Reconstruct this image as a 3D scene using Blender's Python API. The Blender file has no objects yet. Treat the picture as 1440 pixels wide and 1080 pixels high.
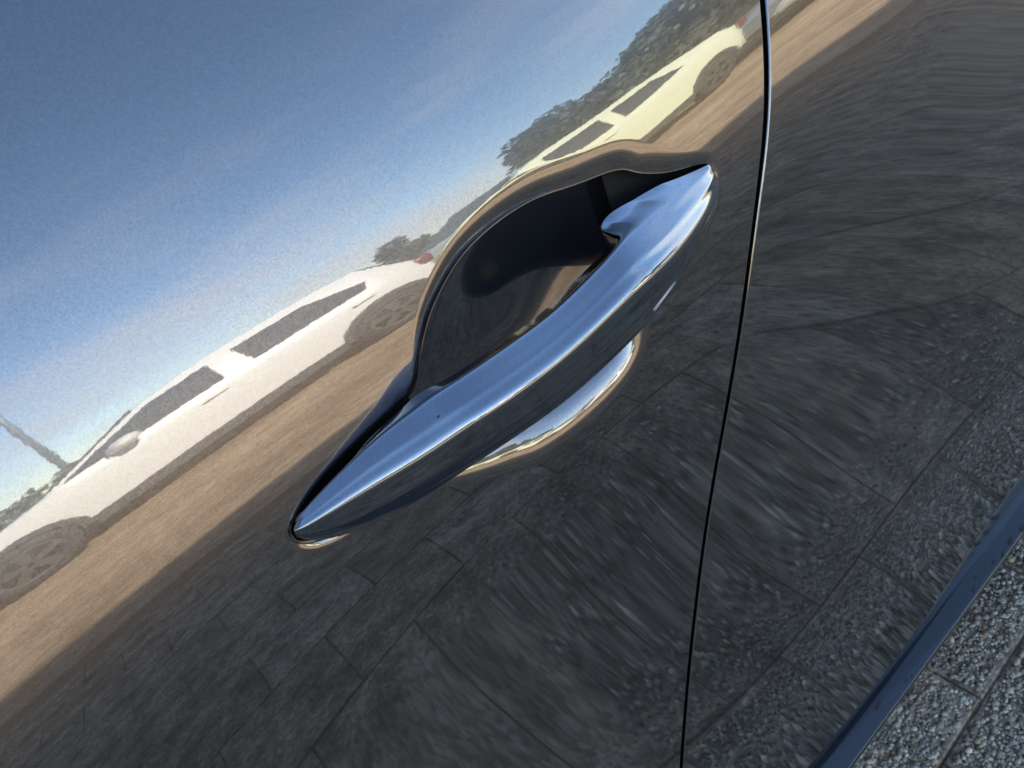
import bpy, bmesh, math, random
import numpy as np
from mathutils import Vector, Matrix
random.seed(7); RNG = np.random.default_rng(11)
R = math.radians
S = bpy.context.scene
# ------------------------------------------------------------------ camera
CM = [[0.700414, 0.620092, -0.35342], [-0.629443, 0.303208, -0.715448], [-0.336484, 0.723568, 0.602684]]
CL = [-0.11708, -0.23194, 1.08161]
cd = bpy.data.cameras.new('camera'); cam = bpy.data.objects.new('camera', cd); S.collection.objects.link(cam)
cam.matrix_world = Matrix(((*CM[0], CL[0]), (*CM[1], CL[1]), (*CM[2], CL[2]), (0, 0, 0, 1)))
cd.sensor_width = 36; cd.lens = 27.5; cd.clip_start = .01; cd.clip_end = 3000
cd.dof.use_dof = True; cd.dof.focus_distance = .36; cd.dof.aperture_fstop = 36
S.camera = cam
# ------------------------------------------------------------------ sky, sun, exposure
SUN_EL, SUN_AZ = R(30), R(12)        # sun stands behind the subject car, slightly to the right
W = bpy.data.worlds.new('World'); S.world = W; W.use_nodes = True
nt = W.node_tree; N = nt.nodes; L = nt.links
for n in list(N): N.remove(n)
out = N.new('ShaderNodeOutputWorld'); bg = N.new('ShaderNodeBackground'); sky = N.new('ShaderNodeTexSky')
sky.sky_type = 'NISHITA'; sky.sun_disc = False; sky.sun_elevation = SUN_EL; sky.sun_rotation = SUN_AZ
sky.air_density = 1.0; sky.dust_density = 0.1; sky.ozone_density = 2.3
tc = N.new('ShaderNodeTexCoord'); mp = N.new('ShaderNodeMapping'); mp.inputs['Scale'].default_value = (1.0, 1.0, 3.4)
mp.inputs['Rotation'].default_value = (0, R(-8), 0)
nz = N.new('ShaderNodeTexNoise'); nz.inputs['Scale'].default_value = 2.2; nz.inputs['Detail'].default_value = 5; nz.inputs['Roughness'].default_value = .55
sx = N.new('ShaderNodeSeparateXYZ')
fall = N.new('ShaderNodeMapRange'); fall.inputs['From Min'].default_value = .04; fall.inputs['From Max'].default_value = .55
fall.inputs['To Min'].default_value = 1; fall.inputs['To Max'].default_value = 0; fall.clamp = True
rmp = N.new('ShaderNodeMapRange'); rmp.inputs['From Min'].default_value = .42; rmp.inputs['From Max'].default_value = .62
mul = N.new('ShaderNodeMath'); mul.operation = 'MULTIPLY'
mul2 = N.new('ShaderNodeMath'); mul2.operation = 'MULTIPLY'; mul2.inputs[1].default_value = .8
mx = N.new('ShaderNodeMix'); mx.data_type = 'RGBA'; mx.inputs['B'].default_value = (5.2, 5.1, 5.3, 1)
L.new(tc.outputs['Generated'], mp.inputs['Vector']); L.new(mp.outputs[0], nz.inputs['Vector'])
L.new(tc.outputs['Generated'], sx.inputs[0]); L.new(sx.outputs['Z'], fall.inputs['Value'])
L.new(nz.outputs['Fac'], rmp.inputs['Value']); L.new(rmp.outputs[0], mul.inputs[0]); L.new(fall.outputs[0], mul.inputs[1])
L.new(mul.outputs[0], mul2.inputs[0]); L.new(mul2.outputs[0], mx.inputs['Factor'])
L.new(sky.outputs[0], mx.inputs['A']); L.new(mx.outputs['Result'], bg.inputs['Color']); L.new(bg.outputs[0], out.inputs[0])
bg.inputs['Strength'].default_value = .10
sd = bpy.data.lights.new('sun', 'SUN'); sd.energy = 4.5; sd.angle = R(.55); sd.color = (1, .93, .82)
so = bpy.data.objects.new('sun', sd); S.collection.objects.link(so)
sv = Vector((math.sin(SUN_AZ) * math.cos(SUN_EL), math.cos(SUN_AZ) * math.cos(SUN_EL), math.sin(SUN_EL)))
so.rotation_euler = sv.to_track_quat('Z', 'Y').to_euler(); so.location = (0, 6, 8)
S.view_settings.view_transform = 'Standard'; S.view_settings.look = 'None'; S.view_settings.exposure = 2.48; S.view_settings.gamma = 1
S.cycles.max_bounces = 10; S.cycles.glossy_bounces = 8; S.cycles.sample_clamp_indirect = 12
S.cycles.use_denoising = True

# ------------------------------------------------------------------ materials
def mat(name, color=(.5, .5, .5), rough=.5, metal=0.0, coat=0.0, coat_ior=1.5, coat_rough=.0, spec=.5):
    m = bpy.data.materials.new(name); m.use_nodes = True
    b = m.node_tree.nodes['Principled BSDF']
    b.inputs['Base Color'].default_value = (*color, 1); b.inputs['Roughness'].default_value = rough
    b.inputs['Metallic'].default_value = metal; b.inputs['Coat Weight'].default_value = coat
    b.inputs['Coat IOR'].default_value = coat_ior; b.inputs['Coat Roughness'].default_value = coat_rough
    b.inputs['Specular IOR Level'].default_value = spec
    return m
def nn(m, t, **k):
    n = m.node_tree.nodes.new(t)
    for a, v in k.items(): setattr(n, a, v)
    return n
def bs(m): return m.node_tree.nodes['Principled BSDF']
def lk(m, a, b): m.node_tree.links.new(a, b)
def paint(name, color, metal=1, rough=.26, coat_ior=2.15, flake=.022, coat_rough=.016):
    """metallic car paint: tinted flakes under a glossy clear coat"""
    m = mat(name, color, rough, metal, 1.0, coat_ior, coat_rough)
    t = nn(m, 'ShaderNodeTexCoord'); v = nn(m, 'ShaderNodeTexVoronoi'); v.inputs['Scale'].default_value = 2600
    lk(m, t.outputs['Object'], v.inputs['Vector'])
    # flakes tilt the base normal and vary in brightness
    g = nn(m, 'ShaderNodeNewGeometry')
    sub = nn(m, 'ShaderNodeVectorMath', operation='SUBTRACT'); sub.inputs[1].default_value = (.5, .5, .5)
    sc = nn(m, 'ShaderNodeVectorMath', operation='SCALE'); sc.inputs['Scale'].default_value = flake
    ad = nn(m, 'ShaderNodeVectorMath', operation='ADD'); no = nn(m, 'ShaderNodeVectorMath', operation='NORMALIZE')
    lk(m, v.outputs['Color'], sub.inputs[0]); lk(m, sub.outputs[0], sc.inputs[0]); lk(m, sc.outputs[0], ad.inputs[0])
    lk(m, g.outputs['Normal'], ad.inputs[1]); lk(m, ad.outputs[0], no.inputs[0]); lk(m, no.outputs[0], bs(m).inputs['Normal'])
    sp = nn(m, 'ShaderNodeSeparateColor'); lk(m, v.outputs['Color'], sp.inputs[0])
    mr = nn(m, 'ShaderNodeMapRange'); mr.inputs['To Min'].default_value = .7; mr.inputs['To Max'].default_value = 1.3
    lk(m, sp.outputs[1], mr.inputs['Value'])
    mm = nn(m, 'ShaderNodeMix', data_type='RGBA', blend_type='MULTIPLY'); mm.inputs['Factor'].default_value = 1
    mm.inputs['A'].default_value = (*color, 1); lk(m, mr.outputs[0], mm.inputs['B']); lk(m, mm.outputs['Result'], bs(m).inputs['Base Color'])
    # fine orange peel in the clear coat
    n2 = nn(m, 'ShaderNodeTexNoise'); n2.inputs['Scale'].default_value = 420; n2.inputs['Detail'].default_value = 3
    bp = nn(m, 'ShaderNodeBump'); bp.inputs['Strength'].default_value = 1; bp.inputs['Distance'].default_value = PEEL
    lk(m, t.outputs['Object'], n2.inputs['Vector']); lk(m, n2.outputs['Fac'], bp.inputs['Height']); lk(m, bp.outputs[0], bs(m).inputs['Coat Normal'])
    return m
PEEL = .0000030
M_body = paint('graphite_metallic_paint', (.105, .094, .086))
M_handle = paint('handle_paint', (.08, .10, .13), coat_ior=2.35, rough=.10, flake=.008, coat_rough=.06)
M_cup = mat('gloss_black_plastic', (.012, .012, .014), .12, 0, 1, 1.7, .02)
M_black = mat('black_rubber', (.006, .006, .006), .7, spec=.2)
M_dust = mat('dried_dirt', (.03, .03, .028), .9)
M_scratch = mat('scratch_mark', (.75, .77, .8), .4)

def ground_mat(name, a, b, c, scale, bumpd, stain=2.0, amp=(.6, 1.35)):
    m = mat(name, a, .85, spec=.3)
    t = nn(m, 'ShaderNodeTexCoord'); g = nn(m, 'ShaderNodeNewGeometry')
    v = nn(m, 'ShaderNodeTexVoronoi'); v.inputs['Scale'].default_value = scale
    lk(m, g.outputs['Position'], v.inputs['Vector'])
    sp = nn(m, 'ShaderNodeSeparateColor'); lk(m, v.outputs['Color'], sp.inputs[0])
    cr = nn(m, 'ShaderNodeValToRGB'); e = cr.color_ramp.elements
    e[0].position = 0; e[0].color = (*b, 1); e[1].position = 1; e[1].color = (*c, 1)
    k = cr.color_ramp.elements.new(.5); k.color = (*a, 1)
    lk(m, sp.outputs[0], cr.inputs[0])
    n = nn(m, 'ShaderNodeTexNoise'); n.inputs['Scale'].default_value = stain; n.inputs['Detail'].default_value = 7; n.inputs['Roughness'].default_value = .65
    lk(m, g.outputs['Position'], n.inputs['Vector'])
    mr = nn(m, 'ShaderNodeMapRange'); mr.inputs['From Min'].default_value = .3; mr.inputs['From Max'].default_value = .7
    mr.inputs['To Min'].default_value = amp[0]; mr.inputs['To Max'].default_value = amp[1]
    lk(m, n.outputs['Fac'], mr.inputs['Value'])
    mm = nn(m, 'ShaderNodeMix', data_type='RGBA', blend_type='MULTIPLY'); mm.inputs['Factor'].default_value = 1
    lk(m, cr.outputs[0], mm.inputs['A']); lk(m, mr.outputs[0], mm.inputs['B']); lk(m, mm.outputs['Result'], bs(m).inputs['Base Color'])
    bp = nn(m, 'ShaderNodeBump'); bp.inputs['Distance'].default_value = bumpd; bp.inputs['Strength'].default_value = .8; bp.invert = True
    lk(m, v.outputs['Distance'], bp.inputs['Height']); lk(m, bp.outputs[0], bs(m).inputs['Normal'])
    return m
M_slab = [ground_mat('exposed_aggregate_%s' % n, a, b, c, 190, .0015, 16, (.35, 2.0)) for n, a, b, c in (
    ('grey', (.24, .172, .108), (.14, .104, .07), (.34, .26, .18)), ('warm', (.228, .16, .097), (.135, .10, .062), (.32, .245, .16)),
    ('pale', (.27, .197, .128), (.16, .12, .082), (.38, .295, .21)), ('dark', (.20, .146, .093), (.12, .09, .06), (.28, .215, .15)))]
M_joint = ground_mat('joint_sand', (.18, .132, .085), (.12, .088, .056), (.25, .185, .12), 300, .002, 8)
M_road = ground_mat('clay_paving', (.36, .26, .165), (.29, .21, .13), (.43, .32, .21), 18, .002, .9)
M_earth = ground_mat('far_ground', (.20, .19, .16), (.15, .14, .11), (.27, .25, .21), 3, .01, .3)
M_peb = mat('pebble_stone', (.3, .3, .3), .6)
oi = nn(M_peb, 'ShaderNodeAttribute'); oi.attribute_name = 'tint'; lk(M_peb, oi.outputs['Color'], bs(M_peb).inputs['Base Color'])

# ------------------------------------------------------------------ object helpers
def tag(o, label=None, cat=None, group=None, kind=None):
    if label: o['label'] = label
    if cat: o['category'] = cat
    if group: o['group'] = group
    if kind: o['kind'] = kind
    return o
def link(name, me, parent=None):
    o = bpy.data.objects.new(name, me); S.collection.objects.link(o)
    if parent: o.parent = parent
    return o
def empty(name, loc=(0, 0, 0)):
    o = bpy.data.objects.new(name, None); S.collection.objects.link(o); o.location = loc; o.empty_display_size = .2
    return o
def mesh(name, V, F, m, parent=None, smooth=False, normals=None):
    me = bpy.data.meshes.new(name); me.from_pydata([tuple(v) for v in V], [], [tuple(f) for f in F])
    if m: me.materials.append(m)
    if smooth: me.shade_smooth()
    else: me.shade_flat()
    if normals is not None: me.normals_split_custom_set_from_vertices([tuple(n) for n in normals])
    me.update()
    o = link(name, me, parent)
    if parent is not None: o.matrix_parent_inverse = Matrix.Translation(parent.location).inverted()
    return o
def grid_mesh(name, P, m, parent=None, Nrm=None, close_u=False, flip=False):
    """P: array (nu, nv, 3)"""
    nu, nv = P.shape[:2]; idx = np.arange(nu * nv).reshape(nu, nv)
    if close_u: idx = np.vstack([idx, idx[:1]])
    a, b, c, d = idx[:-1, :-1], idx[1:, :-1], idx[1:, 1:], idx[:-1, 1:]
    if Nrm is not None:
        q = P.reshape(-1, 3); i0, j0 = a.shape[0]//2, a.shape[1]//2
        fn = np.cross(q[b[i0, j0]]-q[a[i0, j0]], q[d[i0, j0]]-q[a[i0, j0]]); flip = fn@Nrm.reshape(-1, 3)[a[i0, j0]] < 0
    F = np.stack([a, d, c, b] if flip else [a, b, c, d], -1).reshape(-1, 4)
    me = bpy.data.meshes.new(name)
    me.vertices.add(nu * nv); me.vertices.foreach_set('co', P.reshape(-1).astype(np.float32))
    me.loops.add(F.size); me.loops.foreach_set('vertex_index', F.reshape(-1).astype(np.int32))
    me.polygons.add(len(F)); me.polygons.foreach_set('loop_start', np.arange(0, F.size, 4, dtype=np.int32))
    me.polygons.foreach_set('loop_total', np.full(len(F), 4, dtype=np.int32))
    me.update(calc_edges=True); me.validate()
    me.materials.append(m); me.shade_smooth()
    if Nrm is not None: me.normals_split_custom_set_from_vertices(Nrm.reshape(-1, 3).astype(np.float32))
    o = link(name, me, parent)
    if parent is not None: o.matrix_parent_inverse = Matrix.Translation(parent.location).inverted()
    return o
def box(x0, x1, y0, y1, z0, z1, bev=0):
    bm = bmesh.new(); bmesh.ops.create_cube(bm, size=1)
    for v in bm.verts: v.co = Vector(((x0 + x1) / 2 + v.co.x * (x1 - x0), (y0 + y1) / 2 + v.co.y * (y1 - y0), (z0 + z1) / 2 + v.co.z * (z1 - z0)))
    if bev: bmesh.ops.bevel(bm, geom=list(bm.edges), offset=bev, segments=2, affect='EDGES', profile=.5)
    return bm
def bmo(name, bm, m, parent=None, smooth=False):
    me = bpy.data.meshes.new(name); bm.to_mesh(me); bm.free()
    if m: me.materials.append(m)
    (me.shade_smooth if smooth else me.shade_flat)()
    o = link(name, me, parent)
    if parent is not None: o.matrix_parent_inverse = Matrix.Translation(parent.location).inverted()
    return o
# ------------------------------------------------------------------ subject car: skin shape
# outward bulge of the body side over (x, z): uniform cubic B-spline, 10 micrometre units
CO = np.array([[-7914,-7094,-6112,-4975,-3704,-2329,-892,555,1956,3246,4355,5209,5733,5852,5501,4622,3168,1107,-1585,-4919],[-7378,-6718,-5892,-4905,-3770,-2514,-1176,191,1524,2752,3801,4592,5049,5096,4665,3699,2151,-14,-2819,-6275],[-6767,-6275,-5613,-4784,-3798,-2675,-1450,-174,1087,2257,3255,3996,4397,4380,3872,2814,1157,-1135,-4086,-7705],[-6084,-5764,-5273,-4612,-3786,-2810,-1713,-539,645,1761,2717,3420,3779,3706,3124,1968,186,-2257,-5386,-9208],[-5329,-5188,-4873,-4386,-3730,-2914,-1959,-901,199,1261,2185,2864,3194,3075,2422,1161,-760,-3381,-6719,-10781],[-4508,-4550,-4415,-4106,-3626,-2980,-2180,-1254,-249,756,1656,2327,2644,2492,1770,397,-1684,-4508,-8084,-12414],[-3628,-3857,-3905,-3774,-3470,-2997,-2364,-1585,-695,243,1124,1805,2133,1963,1173,-325,-2590,-5640,-9475,-14094],[-2699,-3119,-3350,-3395,-3262,-2960,-2495,-1877,-1122,-273,582,1292,1662,1495,638,-1011,-3484,-6777,-10882,-15796],[-1732,-2350,-2764,-2979,-3008,-2864,-2561,-2107,-1508,-778,28,775,1231,1105,164,-1672,-4373,-7913,-12285,-17487],[-745,-1565,-2160,-2539,-2715,-2712,-2554,-2258,-1825,-1245,-525,250,831,810,-260,-2323,-5256,-9037,-13663,-19124],[240,-782,-1556,-2088,-2397,-2514,-2477,-2319,-2049,-1637,-1041,-273,458,609,-662,-2966,-6121,-10135,-14988,-20651],[1196,-23,-967,-1643,-2069,-2285,-2343,-2297,-2170,-1924,-1461,-744,146,424,-1045,-3578,-6958,-11194,-16223,-22006],[2084,688,-413,-1219,-1744,-2037,-2173,-2215,-2203,-2100,-1727,-1088,-19,211,-1390,-4164,-7778,-12186,-17309,-23129],[2862,1323,88,-833,-1440,-1788,-1985,-2106,-2183,-2178,-1834,-1188,21,174,-1701,-4748,-8557,-13036,-18171,-23970],[3480,1845,512,-502,-1177,-1558,-1790,-1989,-2150,-2168,-1816,-1023,135,200,-1901,-5211,-9137,-13624,-18735,-24501],[3892,2212,827,-247,-976,-1379,-1604,-1847,-2079,-2053,-1645,-798,171,243,-2006,-5399,-9345,-13834,-18943,-24707],[4057,2376,985,-109,-870,-1268,-1446,-1657,-1893,-1790,-1291,-529,72,-54,-2030,-5222,-9117,-13631,-18779,-24581],[3954,2302,939,-140,-886,-1203,-1280,-1374,-1463,-1283,-711,-77,225,-272,-1905,-4751,-8543,-13070,-18265,-24127],[3576,1978,671,-345,-983,-1138,-1050,-953,-820,-509,41,506,365,-229,-1596,-4188,-7814,-12275,-17465,-23359],[2938,1433,235,-630,-1057,-1002,-691,-342,11,447,925,1080,441,-346,-1478,-3744,-7103,-11385,-16471,-22317],[2077,740,-258,-877,-1034,-741,-186,423,978,1433,1748,1557,635,-361,-1498,-3489,-6518,-10516,-15383,-21064],[1055,-15,-719,-1021,-884,-352,421,1238,1933,2359,2438,1970,954,-207,-1486,-3342,-6073,-9737,-14289,-19685],[-52,-757,-1097,-1052,-622,132,1074,2015,2758,3127,3021,2399,1359,102,-1334,-3181,-5709,-9058,-13251,-18268],[-1160,-1433,-1376,-985,-282,661,1717,2706,3433,3737,3536,2862,1819,511,-1037,-2931,-5351,-8449,-12295,-16897],[-2197,-2012,-1559,-845,97,1190,2309,3295,3980,4235,4010,3343,2312,983,-630,-2572,-4945,-7867,-11419,-15627],[-3106,-2479,-1659,-658,481,1683,2832,3793,4435,4666,4455,3825,2824,1495,-146,-2116,-4469,-7277,-10607,-14490],[-3850,-2828,-1689,-450,844,2120,3279,4213,4828,5058,4880,4300,3343,2036,394,-1585,-3924,-6661,-9840,-13489],[-4409,-3060,-1664,-240,1168,2494,3657,4574,5179,5425,5290,4767,3865,2596,974,-996,-3321,-6016,-9107,-12613],[-4775,-3179,-1594,-37,1448,2805,3971,4886,5498,5774,5689,5228,4388,3172,1587,-362,-2672,-5348,-8402,-11843],[-4946,-3191,-1485,151,1680,3056,4229,5154,5790,6107,6078,5684,4914,3762,2227,310,-1987,-4663,-7721,-11167],[-4924,-3096,-1340,324,1866,3249,4433,5381,6055,6423,6458,6137,5444,4366,2893,1017,-1268,-3963,-7066,-10576]], dtype=float) * 1e-5
X0, Z0, HS = -.86, .08, .07
NX, NZ = CO.shape
def _b(t):
    i = np.floor(t).astype(int); u = t - i
    return i, np.stack([(1-u)**3, 3*u**3-6*u**2+4, -3*u**3+3*u**2+3*u+1, u**3], -1)/6, np.stack([-(1-u)**2, 3*u**2-4*u, -3*u**2+2*u+1, u**2], -1)/2
def skin(x, z):
    i, bx, dbx = _b((x-X0)/HS); j, bz, dbz = _b((z-Z0)/HS)
    i = np.clip(i, 0, NX-4); j = np.clip(j, 0, NZ-4); h = hx = hz = 0
    for a in range(4):
        for b in range(4):
            k = CO[i+a, j+b]; h = h+k*bx[..., a]*bz[..., b]; hx = hx+k*dbx[..., a]*bz[..., b]/HS; hz = hz+k*bx[..., a]*dbz[..., b]/HS
    return h, hx, hz
def smooth_closed(P, n, k=2):
    P = np.asarray(P, float); m = len(P); t = np.arange(n)*m/n; i = np.floor(t).astype(int); u = (t-i)[:, None]
    p0, p1, p2, p3 = P[(i-1) % m], P[i % m], P[(i+1) % m], P[(i+2) % m]
    return .5*((2*p1)+(p2-p0)*u+(2*p0-5*p1+4*p2-p3)*u**2+(3*p1-p0-3*p2+p3)*u**3)
def smooth_open(P, n):
    P = np.asarray(P, float); m = len(P); Q = np.vstack([2*P[0]-P[1], P, 2*P[-1]-P[-2]]); t = np.linspace(0, m-1-1e-9, n); i = np.floor(t).astype(int); u = (t-i)[:, None]
    p0, p1, p2, p3 = Q[i], Q[i+1], Q[i+2], Q[i+3]
    return .5*((2*p1)+(p2-p0)*u+(2*p0-5*p1+4*p2-p3)*u**2+(3*p1-p0-3*p2+p3)*u**3)
# opening in the door round the handle and its finger cup, counter-clockwise from the front tip; gap line between the panels
HOLE = [(-0.1073,0.8996),(-0.1043,0.9058),(-0.0888,0.9119),(-0.0691,0.914),(-0.0485,0.9147),(-0.0401,0.9151),(-0.0304,0.9248),(-0.0168,0.9349),(0.002,0.9428),(0.0221,0.9454),(0.045,0.9437),(0.0675,0.9374),(0.0898,0.9314),(0.1005,0.9233),(0.1146,0.9157),(0.1356,0.9084),(0.1396,0.9039),(0.1398,0.8973),(0.1334,0.8886),(0.1155,0.8803),(0.0885,0.8744),(0.073,0.8671),(0.0583,0.8579),(0.0373,0.8553),(0.009,0.8568),(-0.0188,0.8639),(-0.0416,0.8698),(-0.0673,0.8813),(-0.0866,0.8862),(-0.0992,0.8907),(-0.1049,0.8947)]
GAPL = [(0.25,1.14),(0.2237, 0.9889), (0.2133, 0.9679), (0.2056, 0.9517), (0.1914, 0.9173), (0.178, 0.8927), (0.1677, 0.8747), (0.1588, 0.8542), (0.1481, 0.831), (0.1238, 0.7502), (0.0983, 0.6945), (0.0722, 0.6308), (0.0369, 0.5604), (0.0004, 0.4777), (-0.0362, 0.3876), (-0.066, 0.30), (-0.10, 0.22)]
HC = np.array([.02, .897])
hole = smooth_closed(HOLE[::-1], 900)
for _ in range(60): hole = (np.roll(hole, 1, 0)+2*hole+np.roll(hole, -1, 0))/4
hth = np.unwrap(np.arctan2(hole[:, 1]-HC[1], hole[:, 0]-HC[0]))
if hth[-1] < hth[0]: hole = hole[::-1]; hth = np.unwrap(np.arctan2(hole[:, 1]-HC[1], hole[:, 0]-HC[0]))
hrad = np.hypot(*(hole-HC).T)
def hole_r(th):
    o = np.argsort(np.mod(hth, 2*np.pi)); return np.interp(np.mod(th, 2*np.pi), np.mod(hth, 2*np.pi)[o], hrad[o], period=2*np.pi)
# lip of the opening: width and drop against direction (degrees)
LTH = [0, 8, 14, 22, 50, 80, 110, 138, 150, 158, 175, 180, 184, 188, 200, 208, 216, 235, 270, 300, 315, 327, 336, 350, 360]
LW = [3, 7, 12, 13, 12.5, 10.5, 9, 7, 4.5, 2.2, 2, 3, 4.5, 3, 3, 8, 14, 22, 24, 24, 20, 12, 3, 3, 3]
LD = [.2, 1.0, 2.5, 3.0, 3.0, 2.8, 2.7, 2.0, .8, .4, .5, 1.2, 1.6, .4, .4, 3, 7.5, 13, 15, 15, 13, 5, .3, .2, .2]
def lip(th):
    d = np.degrees(np.mod(th, 2*np.pi)); return np.interp(d, LTH, LW)*1e-3, np.interp(d, LTH, LD)*1e-3
def sm(a):
    for _ in range(8): a = (np.roll(a, 1)+2*a+np.roll(a, -1))/4
    return a
hL, hD = lip(hth); hL, hD = sm(hL), sm(hD)
hP = np.where((np.mod(hth, 2*np.pi) > R(5)) & (np.mod(hth, 2*np.pi) < R(165)), 1.75, 2.3)
for _ in range(4): hP = sm(hP)
def drop(x, z):
    """how far the metal falls in towards the opening"""
    sh = x.shape; q = np.stack([x.ravel(), z.ravel()], -1); o = np.zeros(len(q))
    near = np.where((np.abs(q[:, 0]-HC[0]) < .17) & (np.abs(q[:, 1]-HC[1]) < .09))[0]
    H = hole[::2]; L2, D2 = hL[::2], hD[::2]; A = H; B = np.roll(H, -1, 0); AB = B-A; ll = (AB**2).sum(1)
    for s in range(0, len(near), 20000):
        k = near[s:s+20000]; d = np.hypot(q[k, None, 0]-H[None, :, 0], q[k, None, 1]-H[None, :, 1])
        # blend of the closest stretch of rim, softened so corners do not crease
        i0 = d.argmin(1); dm = d.min(1)
        for sh_ in (0, -1):
            ia = (i0+sh_) % len(H); ap = q[k]-A[ia]; t_ = np.clip((ap*AB[ia]).sum(1)/ll[ia], 0, 1)[:, None]
            dm = np.minimum(dm, np.linalg.norm(ap-t_*AB[ia], axis=1))
        w = np.exp(-(d-dm[:, None])/.003); w /= w.sum(1)[:, None]
        Lk, Dk, Pk = w@L2, w@D2, w@hP[::2]
        o[k] = Dk*np.clip(1-dm/Lk, 0, 1)**Pk
    return o.reshape(sh)
def skin_n(x, z):
    """point and outward normal of the door skin with the lip of the opening"""
    h, hx, hz = skin(x, z); d = drop(x, z); e = 2e-4
    dx = (drop(x+e, z)-drop(x-e, z))/(2*e); dz = (drop(x, z+e)-drop(x, z-e))/(2*e)
    n = np.stack([-(hx-dx), -np.ones_like(h), -(hz-dz)], -1)
    return h-d, -n/np.linalg.norm(n, axis=-1, keepdims=True)*-1

# ---- gap line as x(z)
gp = smooth_open(GAPL, 500)
for _ in range(900): gp[1:-1] = (gp[:-2]+2*gp[1:-1]+gp[2:])/4
def inset(poly, dist):
    """shift an open polyline sideways"""
    t = np.gradient(poly, axis=0); t /= np.linalg.norm(t, axis=1)[:, None]
    return poly + dist*np.stack([-t[:, 1], t[:, 0]], -1)
car = empty('parked_car', (0, .9, 0))
tag(car, 'dark graphite metallic car with body-coloured door handle, filling the photo and reflecting the street', 'car')
ZB, ZT, XL, XR = .303, 1.12, -.8, 1.05
FR = .0011   # edge fold radius
def rolled(poly, outdir, r=FR, deep=.014, ns=7):
    """rings of the folded panel edge: poly (n,2) is where the flat skin ends, outdir (n,2) the way the edge faces"""
    x, z = poly[:, 0], poly[:, 1]; h, n = skin_n(x, z); P = []; Q = []
    o3 = np.stack([outdir[:, 0], np.zeros(len(x)), outdir[:, 1]], -1)
    b = np.stack([x, -h, z], -1)
    for k in range(1, ns+1):
        a = math.pi/2*k/ns
        P.append(b+o3*r*math.sin(a)+np.array([0, 1, 0])*r*(1-math.cos(a))); Q.append(n*math.cos(a)+o3*math.sin(a))
    P.append(b+o3*r+np.array([0, r+deep, 0])); Q.append(o3.copy())
    return P, Q
# ---- door: polar patch from the opening out to its outline
g1 = inset(gp, 0)
tg = np.gradient(gp, axis=0); tg /= np.linalg.norm(tg, axis=1)[:, None]
side = np.stack([-tg[:, 1], tg[:, 0]], -1)
if side[250, 0] < 0: side = -side          # points towards the rear panel
GW = .0019
keep = (gp[:, 1] > ZB) & (gp[:, 1] < ZT)
gk, sk = gp[keep], side[keep]
gd = gk - sk*(GW+FR)                        # end of the flat skin on the door
gr = gk + sk*(GW+FR)
if gd[0, 1] < gd[-1, 1]: pass
else: gd, gr, gk, sk = gd[::-1], gr[::-1], gk[::-1], sk[::-1]
E1 = gd                                     # bottom to top
top = np.stack([np.linspace(gd[-1, 0], XL, 120)[1:-1], np.full(118, ZT)], -1)
lef = np.stack([np.full(90, XL), np.linspace(ZT, ZB, 90)], -1)
bot = np.stack([np.linspace(XL, gd[0, 0], 120)[1:-1], np.full(118, ZB)], -1)
outl = np.vstack([E1, top, lef, bot])
odir = np.vstack([sk, np.tile([0, 1.], (118, 1)), np.tile([-1., 0], (90, 1)), np.tile([0, -1.], (118, 1))])
oth = np.unwrap(np.arctan2(outl[:, 1]-HC[1], outl[:, 0]-HC[0]))
orad = np.hypot(*(outl-HC).T)
th = np.sort(np.concatenate([oth, np.linspace(oth[0], oth[0]+2*np.pi, 900, endpoint=False), np.mod(hth[::1]-oth[0], 2*np.pi)+oth[0]]))
th = th[np.concatenate([[True], np.diff(th) > 2e-5])]
th = th[th < oth[0]+2*np.pi-1e-5]
oX = np.interp(th, np.append(oth, oth[0]+2*np.pi), np.append(outl[:, 0], outl[0, 0])); oZ = np.interp(th, np.append(oth, oth[0]+2*np.pi), np.append(outl[:, 1], outl[0, 1]))
oD = np.stack([np.interp(th, oth, odir[:, k]) for k in (0, 1)], -1); oD /= np.linalg.norm(oD, axis=1)[:, None]
rh = hole_r(th); hX = HC[0]+rh*np.cos(th); hZ = HC[1]+rh*np.sin(th)
ro = np.hypot(oX-HC[0], oZ-HC[1])
NS = 34; lipd = .026
f = np.concatenate([np.linspace(0, 1, NS)**1.3])
rings = []
inner = np.minimum(lipd, (ro-rh)*.6)
for k in f: rings.append(rh+inner*k)
u = np.linspace(0, 1, 90)[1:]**1.25
for k in u: rings.append(rh+inner+(ro-rh-inner)*k)
rr = np.array(rings).T                       # (nth, nr)
px_ = HC[0]+rr*np.cos(th)[:, None]; pz_ = HC[1]+rr*np.sin(th)[:, None]
px_[:, -1] = oX; pz_[:, -1] = oZ
h, n = skin_n(px_, pz_)
P = np.stack([px_, -h, pz_], -1)
# folded inner edge of the opening
dth = np.stack([-np.cos(th), -np.sin(th)], -1)
hg = np.roll(hole, -2, 0)-np.roll(hole, 2, 0); hg = np.stack([-hg[:, 1], hg[:, 0]], -1); hg /= np.linalg.norm(hg, axis=1)[:, None]
ho = np.argsort(np.mod(hth, 2*np.pi)); hn = np.stack([np.interp(np.mod(th, 2*np.pi), np.mod(hth, 2*np.pi)[ho], hg[ho, k], period=2*np.pi) for k in (0, 1)], -1); hn /= np.linalg.norm(hn, axis=1)[:, None]
hn = np.where((hn*dth).sum(1)[:, None] < 0, -hn, hn)
hole_pts = np.stack([hX, hZ], -1)
Pi, Ni = rolled(hole_pts, hn, r=.0007, deep=.005, ns=5)
Po, No = rolled(np.stack([oX, oZ], -1), oD)
P = np.concatenate([np.stack(Pi[::-1], 1), P, np.stack(Po, 1)], 1)
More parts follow.
